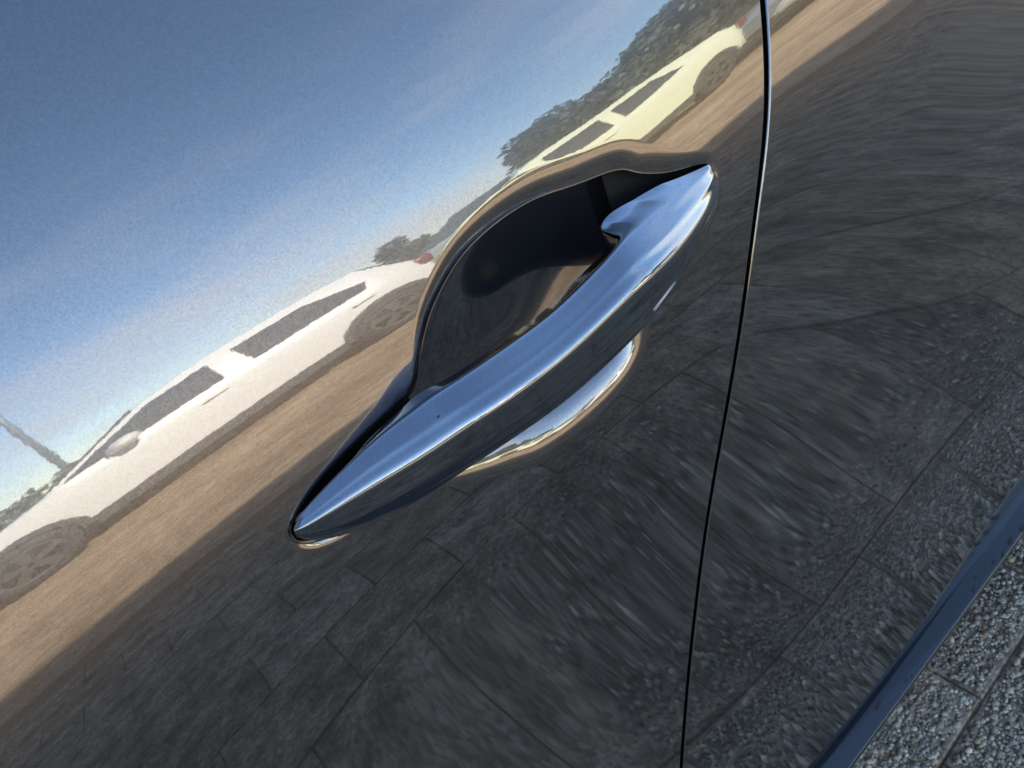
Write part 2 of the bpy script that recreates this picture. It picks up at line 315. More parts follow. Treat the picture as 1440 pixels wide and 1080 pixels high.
n = np.concatenate([np.stack(Ni[::-1], 1), n, np.stack(No, 1)], 1)
door = grid_mesh('door', P, M_body, car, n, close_u=True)
hole_edge_y = Pi[-1][:, 1]
# ---- rear side panel
nzs = len(gr); nxs = 150
uu = np.linspace(0, 1, nxs)
gx = gr[:, 0][:, None]+(XR-gr[:, 0])[:, None]*uu[None, :]
gz = gr[:, 1][:, None]*(1-uu)+np.linspace(.190, ZT, nzs)[:, None]*uu[None, :]
h, hx, hz = skin(gx, gz); h = h-.0002; n = np.stack([-hx, -np.ones_like(h), -hz], -1); n /= np.linalg.norm(n, axis=-1, keepdims=True)
P = np.stack([gx, -h, gz], -1)
Pe, Ne = rolled(gr, -sk)
P = np.concatenate([np.stack(Pe[::-1], 1), P], 1); n = np.concatenate([np.stack(Ne[::-1], 1), n], 1)
panel = grid_mesh('side_panel', P, M_body, car, n)
# ---- dark rubber behind the gap
h0 = skin(gk[:, 0], gk[:, 1])[0]
sl = np.stack([np.stack([gk[:, 0]+sk[:, 0]*o, -h0+.011, gk[:, 1]+sk[:, 1]*o], -1) for o in (-.006, 0, .006)], 1)
grid_mesh('door_seal', sl, M_black, car)

# ---- finger cup liner: smooth bowl behind the opening; black gasket floor in the two slots that take the handle ends
def bowl(x, z):
    e = np.sqrt(((x-.030)/.098)**2+((z-.897)/.075)**2)
    d = .040*np.clip(1-e**2.6, 0, 1)
    lo = .0065+.011*np.clip((.905-z)/.035, 0, 1)**1.5
    return (d**4+lo**4)**.25 - skin(x, z)[0]
gx_, gz_ = np.meshgrid(np.linspace(-.052, .112, 240), np.linspace(.838, .966, 190), indexing='ij')
by = bowl(gx_, gz_); e = 2e-4
bn = np.stack([(bowl(gx_+e, gz_)-bowl(gx_-e, gz_))/(2*e), -np.ones_like(by), (bowl(gx_, gz_+e)-bowl(gx_, gz_-e))/(2*e)], -1); bn /= np.linalg.norm(bn, axis=-1, keepdims=True)
grid_mesh('handle_cup', np.stack([gx_, by, gz_], -1), M_cup, door, bn)
for xa, xb in ((-.125, -.040), (.085, .160)):
    V = []; F = []
    for i, x in enumerate(np.linspace(xa, xb, 12)):
        for z in (.865, .935): V.append((x, .0125, z))
        if i: F.append((2*i-2, 2*i, 2*i+1, 2*i-1))
    mesh('gasket', V, F, M_black, door, True)

# ---- door handle: section curves lofted along its length
HD = np.array([[-0.1037,0.9046,0.001,-0.1035,0.9054,0.002,-0.1052,0.9044,0.003,-0.1058,0.9006,0.002],[-0.1013,0.9064,0.001,-0.1,0.9083,0.003,-0.1016,0.9052,0.007,-0.1046,0.8979,0.003],[-0.0869,0.909,0.0015,-0.0853,0.9114,0.005,-0.0876,0.9054,0.0115,-0.0953,0.8901,0.004],[-0.0671,0.9117,0.002,-0.0662,0.9147,0.008,-0.0753,0.9059,0.016,-0.0808,0.8848,0.006],[-0.0499,0.9128,0.003,-0.0507,0.9159,0.011,-0.0591,0.9052,0.021,-0.0639,0.8818,0.009],[-0.0424,0.9157,0.006,-0.0429,0.918,0.015,-0.0438,0.9071,0.027,-0.0447,0.8817,0.0135],[-0.0285,0.9161,0.012,-0.0292,0.9189,0.02,-0.0317,0.9095,0.033,-0.0228,0.881,0.018],[-0.0007,0.9134,0.013,-0.0027,0.9161,0.02,-0.0064,0.906,0.034,0.0017,0.8774,0.019],[0.02,0.9115,0.012,0.0182,0.9137,0.0195,0.02,0.9047,0.033,0.0262,0.875,0.018],[0.05,0.9122,0.01,0.0456,0.9152,0.0185,0.0404,0.906,0.033,0.0578,0.8731,0.015],[0.0608,0.9112,0.007,0.0549,0.9185,0.019,0.0517,0.9053,0.0335,0.0751,0.8735,0.013],[0.0654,0.9198,0.001,0.0705,0.9163,0.017,0.0664,0.9035,0.0315,0.0912,0.8762,0.011],[0.0765,0.9214,0.001,0.091,0.9126,0.0135,0.0837,0.9016,0.0275,0.1067,0.8789,0.009],[0.0964,0.9168,0.001,0.1053,0.9102,0.01,0.1022,0.9001,0.0215,0.1203,0.8813,0.007],[0.1168,0.9109,0.001,0.1226,0.907,0.006,0.121,0.8989,0.014,0.1316,0.8885,0.005],[0.1353,0.9069,0.0015,0.1351,0.9058,0.003,0.1361,0.8983,0.005,0.1395,0.8921,0.002]])
nst = 200
HS_ = smooth_open(HD, nst)
def gsm(a, k):
    b = a.copy()
    for _ in range(k): b[1:-1] = (b[:-2]+2*b[1:-1]+b[2:])/4
    return b
F_ = gsm(HS_[:, 0:3], 22); T_ = gsm(HS_[:, 3:6], 110); C_ = gsm(HS_[:, 6:9], 130); B_ = gsm(HS_[:, 9:12], 110)
def to3(a): return np.stack([a[:, 0], -a[:, 2], a[:, 1]], -1)
F3, T3, C3, B3 = map(to3, (F_, T_, C_, B_))
gro = np.clip(np.linalg.norm(T3-C3, axis=1)/.026, 0, 1)[:, None]; tc_ = (T3-C3); tc_ /= np.linalg.norm(tc_, axis=1)[:, None]+1e-9
grip = np.clip(1-(np.linalg.norm(F3-T3, axis=1)-.012)/.006, 0, 1)[:, None]
T3 = T3+np.array([0, .0010, .0016])*gro; F3 = F3+np.array([0, .0, .0034])*gro*grip
back = np.array([0, 1, 0])
flare = np.clip((np.linalg.norm(F3-T3, axis=1)-.008)/.008, 0, 1)[:, None]
B3 = B3+(B3-C3)*.07
V3 = F3*.66+T3*.34+back*(.0006*flare)
KB = B3+back*.008+(C3-B3)*.15; KF = F3+back*.008+np.array([0, 0, -.008])
wt_ = np.linalg.norm(T3-C3, axis=1)[:, None]; wb_ = np.linalg.norm(B3-C3, axis=1)[:, None]
TM = (T3+C3)/2+wt_*np.array([0, -.03, .045]); BMi = (C3+B3)/2+wb_*np.array([0, -.05, -.01])
ctrl = [KF, F3, F3, F3*.5+V3*.5, V3, F3*.4+T3*.6, T3, T3*.75+C3*.25, TM, C3*.60+T3*.40, C3, C3*.66+B3*.34, BMi, B3*.78+C3*.22, B3, B3, KB]
ctrl = np.stack(ctrl, 1); nc = ctrl.shape[1]
per = 8; tt = np.arange(nc*per)/per; ii = np.floor(tt).astype(int); uu = (tt-ii)[None, :, None]
g = lambda o: ctrl[:, (ii+o) % nc]
sec = ((1-uu)**3*g(0)+(3*uu**3-6*uu**2+4)*g(1)+(-3*uu**3+3*uu**2+3*uu+1)*g(2)+uu**3*g(3))/6
# blunt rounded ends
def cap(s, e, k=8):
    c = s.mean(0); o = []
    for q in range(1, k+1):
        a = math.pi/2*q/k; o.append(c+(s-c)*math.cos(a)+e*math.sin(a))
    return o
e0 = (sec[0].mean(0)-sec[6].mean(0)); e0 = e0/np.linalg.norm(e0)*.0012; e1 = (sec[-1].mean(0)-sec[-7].mean(0)); e1 = e1/np.linalg.norm(e1)*.0012
sec = np.concatenate([np.stack(cap(sec[0], e0)[::-1]), sec, np.stack(cap(sec[-1], e1))])
hnd = grid_mesh('door_handle', sec.transpose(1, 0, 2), M_handle, door, close_u=True)
SCR = [(0.0683, 0.8752), (0.0851, 0.8788)]
# small marks on the handle
def on_handle(x, z):
    q = sec.reshape(-1, 3); d = np.hypot(q[:, 0]-x, q[:, 2]-z); k = np.where(d < .0022)[0]
    return q[k[np.argmin(q[k, 1])]] if len(k) else q[np.argmin(d)]
sp_ = np.array([on_handle(x, z) for x, z in zip(np.linspace(SCR[0][0], SCR[1][0], 9), np.linspace(SCR[0][1], SCR[1][1], 9)+.0012*np.sin(np.linspace(0, math.pi, 9)))])
for _ in range(3): sp_[1:-1] = (sp_[:-2]+2*sp_[1:-1]+sp_[2:])/4
bm = bmesh.new(); prev = None
for k, q in enumerate(sp_):
    w_ = .00014*math.sin(math.pi*(k+.4)/(len(sp_)-.2)); a_, b_, c_ = [bm.verts.new(q+np.array(v)) for v in ((-w_, -.0003, w_), (0, -.00042, 0), (w_, -.0003, -w_))]
    if prev: bm.faces.new((prev[0], a_, b_, prev[1])); bm.faces.new((prev[1], b_, c_, prev[2]))
    prev = (a_, b_, c_)
bmo('scratch', bm, M_scratch, hnd, True)
q = on_handle(*(-0.0455, 0.9159)); bm = bmesh.new(); bmesh.ops.create_icosphere(bm, subdivisions=2, radius=1)
for v in bm.verts: v.co = Vector((q[0]+v.co.x*.0007, q[1]+v.co.y*.0004, q[2]+v.co.z*.0006))
bmo('dirt_speck', bm, M_dust, hnd, True)
def handle_point(f, a):
    """point on the handle surface at fraction f of its length and a of its section, with outward normal"""
    i = int(f*(sec.shape[0]-1)); j = int(a*sec.shape[1]) % sec.shape[1]; p = sec[i, j]
    n = np.cross(sec[i, (j+1) % sec.shape[1]]-sec[i, j-1], sec[i+1, j]-sec[i-1, j]); n /= np.linalg.norm(n)
    if n@(p-sec[i].mean(0)) < 0: n = -n
    return p, n
# ---- sill trim: narrow upward facing ledge, small return lips
def ledge(x0, x1):
    # cross-section (y, z), from inside the body to under the car
    pr = [(.04, .266), (.024, .264), (.0205, .2585), (.0188, .2566), (.0183, .2562), (.0175, .25605), (-.0068, .25275), (-.0080, .2525), (-.0088, .2520), (-.0094, .2510), (-.0096, .2495), (-.0095, .248), (.004, .19), (.03, .175), (.2, .17)]
    nx = 60; X = np.linspace(x0, x1, nx); P = np.zeros((nx, len(pr), 3))
    P[:, :, 0] = X[:, None]; P[:, :, 1] = np.array([p[0] for p in pr])[None]; P[:, :, 2] = np.array([p[1] for p in pr])[None]-.1*np.clip(X-.12, -.3, 1.0)[:, None]
    return P
M_sill = paint('sill_paint', (.035, .035, .038), rough=.35, coat_ior=1.5)
sill = grid_mesh('sill_trim', ledge(-1.6, 1.5), M_sill, car)
# dried splashes on the sill
for k, (x, y, a, b) in enumerate([(.222, .003, .0065, .0022), (.262, -.004, .003, .0012), (.270, -.006, .002, .0012), (.404, -.004, .003, .0018), (.42, .002, .0022, .0015), (.452, -.003, .003, .002), (.468, -.006, .005, .002), (.49, -.004, .006, .0025), (.515, -.006, .006, .0025)]):
    bm = bmesh.new(); zz = .2562-(.0185-y)*.137-.1*(x-.12)
    vs = []
    for q in range(14):
        t = 2*math.pi*q/14; r_ = 1+.22*math.sin(3*t+k); vs.append(bm.verts.new((x+a*r_*math.cos(t), y+b*r_*math.sin(t)+.25*a*math.cos(t), zz+b*r_*math.sin(t)*.137+.0003-.1*a*math.cos(t)+.034*a*math.cos(t))))
    c = bm.verts.new((x, y, zz+.0007))
    for q in range(14): bm.faces.new((vs[q], vs[(q+1) % 14], c))
    bmo('dirt_splash', bm, M_dust, sill, True)

# ------------------------------------------------------------------ generic car bodies
M_glass = mat('tinted_glass', (.02, .024, .026), .03, 0, 0, spec=.9)
M_tyre = mat('tyre_rubber', (.02, .02, .02), .8)
M_rim = mat('alloy_rim', (.16, .16, .17), .3, .9)
M_clad = mat('dark_cladding', (.03, .03, .032), .6)
M_white = paint('white_paint', (.62, .61, .585), metal=0, rough=.4, coat_ior=1.5)
M_yellow = paint('pale_yellow_paint', (.62, .64, .45), metal=0, rough=.4, coat_ior=1.5)
M_silver = paint('silver_paint', (.62, .64, .66), metal=.5, rough=.35, coat_ior=1.5)
M_lamp = mat('lamp_lens', (.7, .7, .72), .1); M_red = mat('tail_lamp_lens', (.10, .012, .012), .3)
def interp(P, x): return np.interp(x, [p[0] for p in P], [p[1] for p in P])
def side_y(hw, belt, z): return hw-.02-.42*max(0, z-belt)
def vehicle(name, label, mp, cx, cy, top, belt, hw, wheels, windows, facing=1, near=1, group=None, screens=(), body_parent=None, zlow=.27, wheel_r=.32):
    """car along x; top: roofline outline (x, z) from front to rear in world x; near: +1 when the seen side faces +y"""
    r = body_parent or empty(name, (cx, cy, 0))
    if label: tag(r, label, 'car', group)
    xs = np.unique(np.concatenate([np.linspace(top[0][0], top[-1][0], 90), [p[0] for p in top]])); x0, x1 = xs[0], xs[-1]
    rows = []
    for x in xs:
        e = min(x-x0, x1-x)/.55; k = 1-.16*(1-min(1, e))**2.2
        zt = interp(top, x); b = min(belt, zt-.02); w = hw*k; lo = min(zlow+.10*(1-min(1, e)), zt-.1)
        rr_ = max(0, zt-b-.02)
        wt = w-.02-.42*max(0, rr_-.06)
        half = [(0, lo), (w-.10, lo), (w-.015, lo+.05), (w+.006, (lo+b)/2), (w-.004, b-.10), (w-.02, b), (wt, b+max(0, rr_-.05)+.004), (wt-.035, zt-.006), (wt-.16, zt+.004), (0, zt+.02)]
        ring = [(y, z) for y, z in half]+[(-y, z) for y, z in half[::-1][1:-1]]
        rows.append([(x, cy+y, z) for y, z in ring])
    P = np.array(rows)
    n = P.shape[1]; V = P.reshape(-1, 3); F = []
    for i in range(len(xs)-1):
        for j in range(n): F.append((i*n+j, (i+1)*n+j, (i+1)*n+(j+1) % n, i*n+(j+1) % n))
    F.append(tuple(range(n))); F.append(tuple((len(xs)-1)*n+j for j in reversed(range(n))))
    me = bpy.data.meshes.new('body'); me.from_pydata(V.tolist(), [], F); me.materials.append(mp)
    bm = bmesh.new(); bm.from_mesh(me); bmesh.ops.recalc_face_normals(bm, faces=bm.faces); bm.to_mesh(me); bm.free()
    me.shade_smooth(); me.set_sharp_from_angle(angle=R(50))
    body = link('body', me, r); body.matrix_parent_inverse = Matrix.Translation(r.location).inverted()
    for s in (1, -1):
        for wpoly in windows:
            vs = [(x, cy+s*(side_y(hw, belt, z)+.008), z) for x, z in wpoly]; vi = [(x, cy+s*(side_y(hw, belt, z)-.02), z) for x, z in wpoly]
            k = len(vs); mesh('window', vs+vi, [tuple(range(k))]+[(i, (i+1) % k, k+(i+1) % k, k+i) for i in range(k)], M_glass, r)
        for wx in wheels:
            bm = bmesh.new()
            for q in range(25):      # arch cladding
                a = math.pi*q/24
            arc = [(math.cos(math.pi*q/24), math.sin(math.pi*q/24)) for q in range(25)]
            ro_, ri = wheel_r+.085, wheel_r+.02; y = cy+s*(hw+.014)
            v1 = [bm.verts.new((wx+ro_*c_, y, wheel_r+ro_*s_)) for c_, s_ in arc]; v2 = [bm.verts.new((wx+ri*c_, y, wheel_r+ri*s_)) for c_, s_ in arc]
            v3 = [bm.verts.new((wx+ro_*c_, y-s*.06, wheel_r+ro_*s_)) for c_, s_ in arc]
            for q in range(24): bm.faces.new((v1[q], v1[q+1], v2[q+1], v2[q])); bm.faces.new((v1[q], v1[q+1], v3[q+1], v3[q]))
            bmo('wheel_arch', bm, M_clad, r)
            bm = bmesh.new(); y = cy+s*(hw+.010)
            cvs = [bm.verts.new((wx+ri*c_*1.01, y, wheel_r+ri*s_*1.01)) for c_, s_ in [(math.cos(2*math.pi*q/32), math.sin(2*math.pi*q/32)) for q in range(32)]]
            bm.faces.new(cvs); bmo('wheel_well', bm, M_black, r)
            prof = [(wheel_r*.68, .02), (wheel_r*.72, .035), (wheel_r*.95, .03), (wheel_r, .01), (wheel_r, -.16)]
            bm = bmesh.new(); rings_ = []
            for pr, py in prof: rings_.append([bm.verts.new((wx+pr*math.cos(2*math.pi*q/36), y+s*(py-.012), wheel_r+pr*math.sin(2*math.pi*q/36))) for q in range(36)])
            for a_, b_ in zip(rings_, rings_[1:]):
                for q in range(36): bm.faces.new((a_[q], a_[(q+1) % 36], b_[(q+1) % 36], b_[q]))
            wh = bmo('wheel', bm, M_tyre, r, True)
            bm = bmesh.new()
            for q in range(5):
                a = 2*math.pi*q/5+.3
                for side_ in (-1, 1):
                    da = .17*side_
                vv = [bm.verts.new((wx+rad*math.cos(a+d_), y+s*yy, wheel_r+rad*math.sin(a+d_))) for rad, d_, yy in ((.04, -.9, .02), (wheel_r*.69, -.22, .012), (wheel_r*.69, .22, .012), (.04, .9, .02))]
                bm.faces.new(vv)
            ring0 = [bm.verts.new((wx+wheel_r*.70*math.cos(2*math.pi*q/36), y+s*.014, wheel_r+wheel_r*.70*math.sin(2*math.pi*q/36))) for q in range(36)]
            ring1 = [bm.verts.new((wx+wheel_r*.62*math.cos(2*math.pi*q/36), y+s*.010, wheel_r+wheel_r*.62*math.sin(2*math.pi*q/36))) for q in range(36)]
            for q in range(36): bm.faces.new((ring0[q], ring0[(q+1) % 36], ring1[(q+1) % 36], ring1[q]))
            rim = bmo('rim', bm, M_rim, wh)
        # dark sill strip, mirror, door handles
        bm = box(wheels[0]+wheel_r+.08, wheels[1]-wheel_r-.08, cy+s*(hw-.02) if s > 0 else cy-hw-.016, cy+hw+.016 if s > 0 else cy-hw+.02, zlow-.06, zlow+.09, .01)
        bmo('side_cladding', bm, M_clad, r)
        bx = windows[0][0][0]+.38
        bm = bmesh.new(); bmesh.ops.create_uvsphere(bm, u_segments=16, v_segments=10, radius=1)
        for v in bm.verts: v.co = Vector((bx+v.co.x*.10+(.04 if v.co.y*s > 0 else 0), cy+s*(hw+.09)+v.co.y*.11, belt+.06+v.co.z*.075))
        bmo('wing_mirror', bm, mp, r, True)
        for hx_ in [(w_[1][0] if False else max(p[0] for p in w_))-.14 for w_ in windows[:2]]:
            bmo('door_handle', box(hx_-.09, hx_+.09, *(sorted((cy+s*(hw+.004), cy+s*(hw+.035)))), belt-.13, belt-.105, .008), mp, r, True)
        bmo('headlight', box(top[0][0]+.03, top[0][0]+.32, *sorted((cy+s*(hw*.66), cy+s*(hw*.93))), .60, .72, .03), M_lamp, r, True)
        bmo('tail_lamp', box(top[-1][0]-.14, top[-1][0]+.005, *sorted((cy+s*(hw*.62), cy+s*(hw*.90))), .80, .98, .02), M_red, r, True)
    for (xa, za, xb, zb_, name_) in screens:
        def yy(x, z): return (hw-.02-.42*max(0, z-belt))-.07
        off = .03
        vs = [(xa, cy+yy(xa, za), za+off), (xa, cy-yy(xa, za), za+off), (xb, cy-yy(xb, zb_), zb_+off), (xb, cy+yy(xb, zb_), zb_+off)]
        vs += [(x, y, z-.04) for x, y, z in vs]
        mesh(name_, vs, [(0, 1, 2, 3), (0, 1, 5, 4), (1, 2, 6, 5), (2, 3, 7, 6), (3, 0, 4, 7)], M_glass, r)
    return r

# rest of the subject car behind the detailed side: shell, roof, windows and wheels
vehicle('x', None, M_body, 0, .93, [(-2.2, .6), (-2.15, .75), (-1.7, .9), (-1.25, 1.02), (-.55, 1.42), (.1, 1.47), (.9, 1.45), (1.5, 1.36), (1.95, 1.1), (2.15, .95), (2.2, .6)],
        1.08, .875, (-1.45, 1.45), [[(-1.0, 1.12), (-.5, 1.38), (.02, 1.40), (.02, 1.12)], [(.10, 1.12), (.10, 1.40), (.85, 1.38), (1.2, 1.14)]], body_parent=car, screens=[(-1.22, 1.03, -.58, 1.41, 'windscreen'), (1.93, 1.12, 1.53, 1.35, 'rear_window')], zlow=.30)

# ------------------------------------------------------------------ cars across the street
HWV = .86
vehicle('parked_car', 'white small hatchback parked across the street, first of the reflected cars', M_white, .4, -5.3-HWV,
        [(-1.56, .5), (-1.5, .74), (-1.2, .86), (-.62, .95), (-.40, 1.0), (.34, 1.37), (.8, 1.45), (1.6, 1.45), (1.95, 1.40), (2.28, 1.0), (2.36, .85), (2.38, .5)], .96, HWV, (-.75, 1.85),
        [[(-.30, 1.0), (.02, 1.16), (.38, 1.31), (.80, 1.34), (.80, .99)], [(1.0, .99), (.98, 1.34), (1.5, 1.33), (1.90, 1.13), (1.84, 1.0)]], group='cars parked across the street', screens=[(-.38, 1.0, .30, 1.36, 'windscreen'), (2.26, 1.05, 2.0, 1.36, 'rear_window')])
vehicle('parked_car', 'pale yellow hatchback parked across the street behind the white hatchback', M_yellow, 4.5, -5.3-HWV,
        [(2.50, .5), (2.56, .74), (2.75, .92), (2.95, 1.0), (3.45, 1.40), (3.8, 1.47), (5.0, 1.46), (5.5, 1.38), (6.2, 1.15), (6.55, .9), (6.6, .5)], .99, HWV, (3.3, 5.95),
        [[(2.98, 1.02), (3.40, 1.33), (3.42, 1.02)], [(3.60, 1.02), (3.66, 1.35), (4.36, 1.36), (4.36, 1.02)], [(4.55, 1.02), (4.55, 1.36), (5.2, 1.33), (5.62, 1.08)]], group='cars parked across the street', screens=[(2.96, 1.01, 3.42, 1.39, 'windscreen'), (6.18, 1.17, 5.55, 1.37, 'rear_window')])
vehicle('parked_car', 'silver saloon parked across the street farthest to the right', M_silver, 9.2, -5.3-HWV,
        [(7.0, .5), (7.06, .72), (7.5, .86), (8.1, .95), (8.8, 1.38), (9.3, 1.44), (9.9, 1.40), (10.6, 1.05), (11.2, 1.0), (11.3, .5)], .97, HWV, (7.85, 10.45),
        [[(8.3, 1.0), (8.8, 1.28), (9.25, 1.32), (9.25, 1.0)], [(9.35, 1.0), (9.35, 1.32), (9.85, 1.3), (10.3, 1.04)]], group='cars parked across the street', screens=[(8.12, .97, 8.78, 1.36, 'windscreen'), (10.58, 1.07, 9.94, 1.38, 'rear_window')])

# ------------------------------------------------------------------ ground
def sheet(name, x0, x1, y0, y1, z, m, nx=1, ny=1):
    V = [(x0+(x1-x0)*i/nx, y0+(y1-y0)*j/ny, z) for i in range(nx+1) for j in range(ny+1)]
    F = [(i*(ny+1)+j, (i+1)*(ny+1)+j, (i+1)*(ny+1)+j+1, i*(ny+1)+j+1) for i in range(nx) for j in range(ny)]
    return tag(mesh(name, V, F, m), kind='structure')
sheet('ground', -800, 800, -800, 800, -.02, M_earth)
sheet('street', -40, 40, -8.0, -1.98, -.006, M_road)
pav = sheet('pavement', -12, 12, -1.98, 4, -.0052, M_joint)
# aggregate slabs, 20 cm, laid in running bond; alike slabs share a few meshes
SZ = .1978
def slab_mesh(k):
    bm = box(-SZ/2, SZ/2, -SZ/2, SZ/2, -.03, 0)
    bmesh.ops.bevel(bm, geom=[e for e in bm.edges if all(v.co.z > -.01 for v in e.verts)], offset=.0018, segments=1, affect='EDGES')
    me = bpy.data.meshes.new('paving_slab'); bm.to_mesh(me); bm.free(); me.materials.append(M_slab[k % 4]); me.shade_flat(); return me
sms = [slab_mesh(k) for k in range(4)]
spots = []
rest = bmesh.new()
JY = -.02
for j in range(-10, 9):
    for i in range(-16, 26):
        x = .30+.2*i+(.1 if j % 2 == 0 else 0); y = JY-.1+.2*j
        spots.append((math.hypot(x-.5, (y+.3)*1.0), x, y))
spots.sort()
for k, (d_, x, y) in enumerate(spots):
    if y < -1.98+.1-.02: continue
    km = int(RNG.choice([0, 0, 1, 2, 3])); dz = float(RNG.uniform(-.003, .001))
    if k < 230:
        o = link('paving_slab', sms[km], pav); o.location = (x, y, dz); o.rotation_euler = (float(RNG.normal(0, .008)), float(RNG.normal(0, .008)), float(RNG.normal(0, .006)))
    else:
        m_ = Matrix.Translation((x, y, dz-.015))
        vs = bmesh.ops.create_cube(rest, size=1, matrix=m_@Matrix.Diagonal((SZ, SZ, .03, 1)))
o = bmo('paving_slabs_beyond', rest, M_slab[0], pav); o['kind'] = 'stuff'

# pebbles standing proud in the slabs beside the sill
def pebbles():
    bm = bmesh.new(); bmesh.ops.create_icosphere(bm, subdivisions=1, radius=1); bv = np.array([v.co[:] for v in bm.verts]); bf = np.array([[v.index for v in f_.verts] for f_ in bm.faces]); bm.free()
    n = 34000; V = []; F = []; C = []
    x = RNG.uniform(.1, 1.0, n); y = .12-np.where(RNG.uniform(0, 1, n) < .72, RNG.uniform(0, .30, n), .25+RNG.exponential(.12, n))
    # keep off the joints
    ok = []
    for k in range(n):
        j = math.floor((y[k]-JY)/.2); fy = (y[k]-JY)/.2-j; fx = ((x[k]-.2-(.1 if j % 2 else 0))/.2) % 1
        ok.append(min(fy, 1-fy) > .035 and min(fx, 1-fx) > .035)
    x, y = x[ok], y[ok]; n = len(x)
    s = np.clip(RNG.lognormal(math.log(.0021), .38, n), .0010, .0052)
    pal = np.array((.98, .80, .57))*np.array([(.34, .36, .37), (.22, .23, .24), (.48, .50, .52), (.13, .13, .13), (.36, .31, .24), (.30, .33, .35), (.62, .62, .62), (.28, .22, .16)])
    pw = [.26, .2, .16, .12, .07, .12, .04, .03]
    c = pal[RNG.choice(8, n, p=pw)]*RNG.uniform(.7, 1.15, (n, 1))
    sc_ = np.stack([s*RNG.uniform(.8, 1.35, n), s*RNG.uniform(.8, 1.2, n), s*RNG.uniform(.45, .7, n)], -1)
    a = RNG.uniform(0, 6.28, n); v = bv[None]*sc_[:, None, :]*(1+RNG.normal(0, .10, (n, len(bv), 1)))
    vx = v[..., 0]*np.cos(a)[:, None]-v[..., 1]*np.sin(a)[:, None]; vy = v[..., 0]*np.sin(a)[:, None]+v[..., 1]*np.cos(a)[:, None]
    v = np.stack([vx+x[:, None], vy+y[:, None], v[..., 2]+0.0004], -1)
    f_ = bf[None]+(np.arange(n)*len(bv))[:, None, None]
    me = bpy.data.meshes.new('pebbles'); nv = n*len(bv); nf = n*len(bf)
    me.vertices.add(nv); me.vertices.foreach_set('co', v.reshape(-1).astype(np.float32))
    me.loops.add(nf*3); me.loops.foreach_set('vertex_index', f_.reshape(-1).astype(np.int32))
    me.polygons.add(nf); me.polygons.foreach_set('loop_start', np.arange(0, nf*3, 3, dtype=np.int32)); me.polygons.foreach_set('loop_total', np.full(nf, 3, dtype=np.int32))
    me.update(calc_edges=True); me.shade_smooth()
    at_ = me.color_attributes.new('tint', 'FLOAT_COLOR', 'POINT'); cc = np.concatenate([np.repeat(c, len(bv), 0), np.ones((nv, 1))], 1)
    at_.data.foreach_set('color', cc.reshape(-1).astype(np.float32)); me.materials.append(M_peb)
    o = link('pebbles', me, pav); o['kind'] = 'stuff'
pebbles()

# ------------------------------------------------------------------ trees, lamp post beyond the parked cars
M_bark = mat('bark', (.12, .09, .07), .9)
def leaf_mat(n_, c):
    m = mat(n_, c, .6); t = nn(m, 'ShaderNodeNewGeometry'); mr = nn(m, 'ShaderNodeMapRange'); mr.inputs['To Min'].default_value = .6; mr.inputs['To Max'].default_value = 1.4
    lk(m, t.outputs['Random Per Island'], mr.inputs['Value']); mm = nn(m, 'ShaderNodeMix', data_type='RGBA', blend_type='MULTIPLY'); mm.inputs['Factor'].default_value = 1; mm.inputs['A'].default_value = (*c, 1)
    lk(m, mr.outputs[0], mm.inputs['B']); lk(m, mm.outputs['Result'], bs(m).inputs['Base Color']); return m
M_leaf = leaf_mat('leaf_green', (.045, .058, .035)); M_leaf2 = leaf_mat('leaf_dark', (.035, .045, .035))
def tree(name, label, x, y, h_, r_, lm, n=6500, group=None):
    t = empty(name, (x, y, 0)); tag(t, label, 'tree', group)
    bm = bmesh.new()
    def limb(a, b, ra, rb):
        a, b = Vector(a), Vector(b); m_ = (b-a).to_track_quat('Z', 'Y').to_matrix().to_4x4(); m_.translation = (a+b)/2
        bmesh.ops.create_cone(bm, cap_ends=False, segments=9, radius1=ra, radius2=rb, depth=(b-a).length, matrix=m_)
    limb((x, y, 0), (x, y, h_*.5), .13, .08)
    blobs = []
    for k in range(11):
        a = RNG.uniform(0, 6.28); q = (x+math.cos(a)*r_*RNG.uniform(.2, .75), y+math.sin(a)*r_*RNG.uniform(.2, .75), h_*RNG.uniform(.38, .88)); limb((x, y, h_*.4), q, .05, .015); blobs.append((q, r_*RNG.uniform(.3, .5)))
    bmo('trunk', bm, M_bark, t, True)
    V = []; F = []
    for k in range(n):
        (q, br) = blobs[int(RNG.integers(len(blobs)))]; d_ = RNG.normal(0, 1, 3); d_ /= np.linalg.norm(d_); c = np.array(q)+d_*br*RNG.uniform(.5, 1.1)
        u_ = RNG.normal(0, 1, 3); u_ /= np.linalg.norm(u_); w_ = np.cross(u_, d_+.01); w_ /= np.linalg.norm(w_); s_ = RNG.uniform(.06, .12)
        b0 = len(V); V += [c-u_*s_, c+w_*s_*.6, c+u_*s_, c-w_*s_*.6]; F.append((b0, b0+1, b0+2, b0+3))
    mesh('crown', V, F, lm, t)
for k, (x, y, h_, r_) in enumerate([(7.0, -9.0, 2.6, 1.2), (8.6, -9.4, 3.0, 1.4), (10.6, -9.6, 3.4, 1.6), (12.8, -9.8, 3.3, 1.6), (15.4, -10.2, 3.6, 1.8), (18, -10, 3.4, 1.8)]):
    tree('bushy_tree', ['low', 'rounded', 'broad', 'tall', 'wide', 'outermost'][k]+' dark bushy tree behind the parked cars, ' + ['leftmost', 'second', 'third', 'fourth', 'fifth', 'last'][k] + ' of the row', x, y, h_, r_, M_leaf2 if k % 2 == 0 else M_leaf, group='trees behind the parked cars')
tree('small_tree', 'small green tree standing alone behind the gap between two parked cars', 5.9, -14, 2.45, .7, M_leaf, 1500)
M_pole = mat('galvanised_steel', (.25, .26, .27), .5, .6)
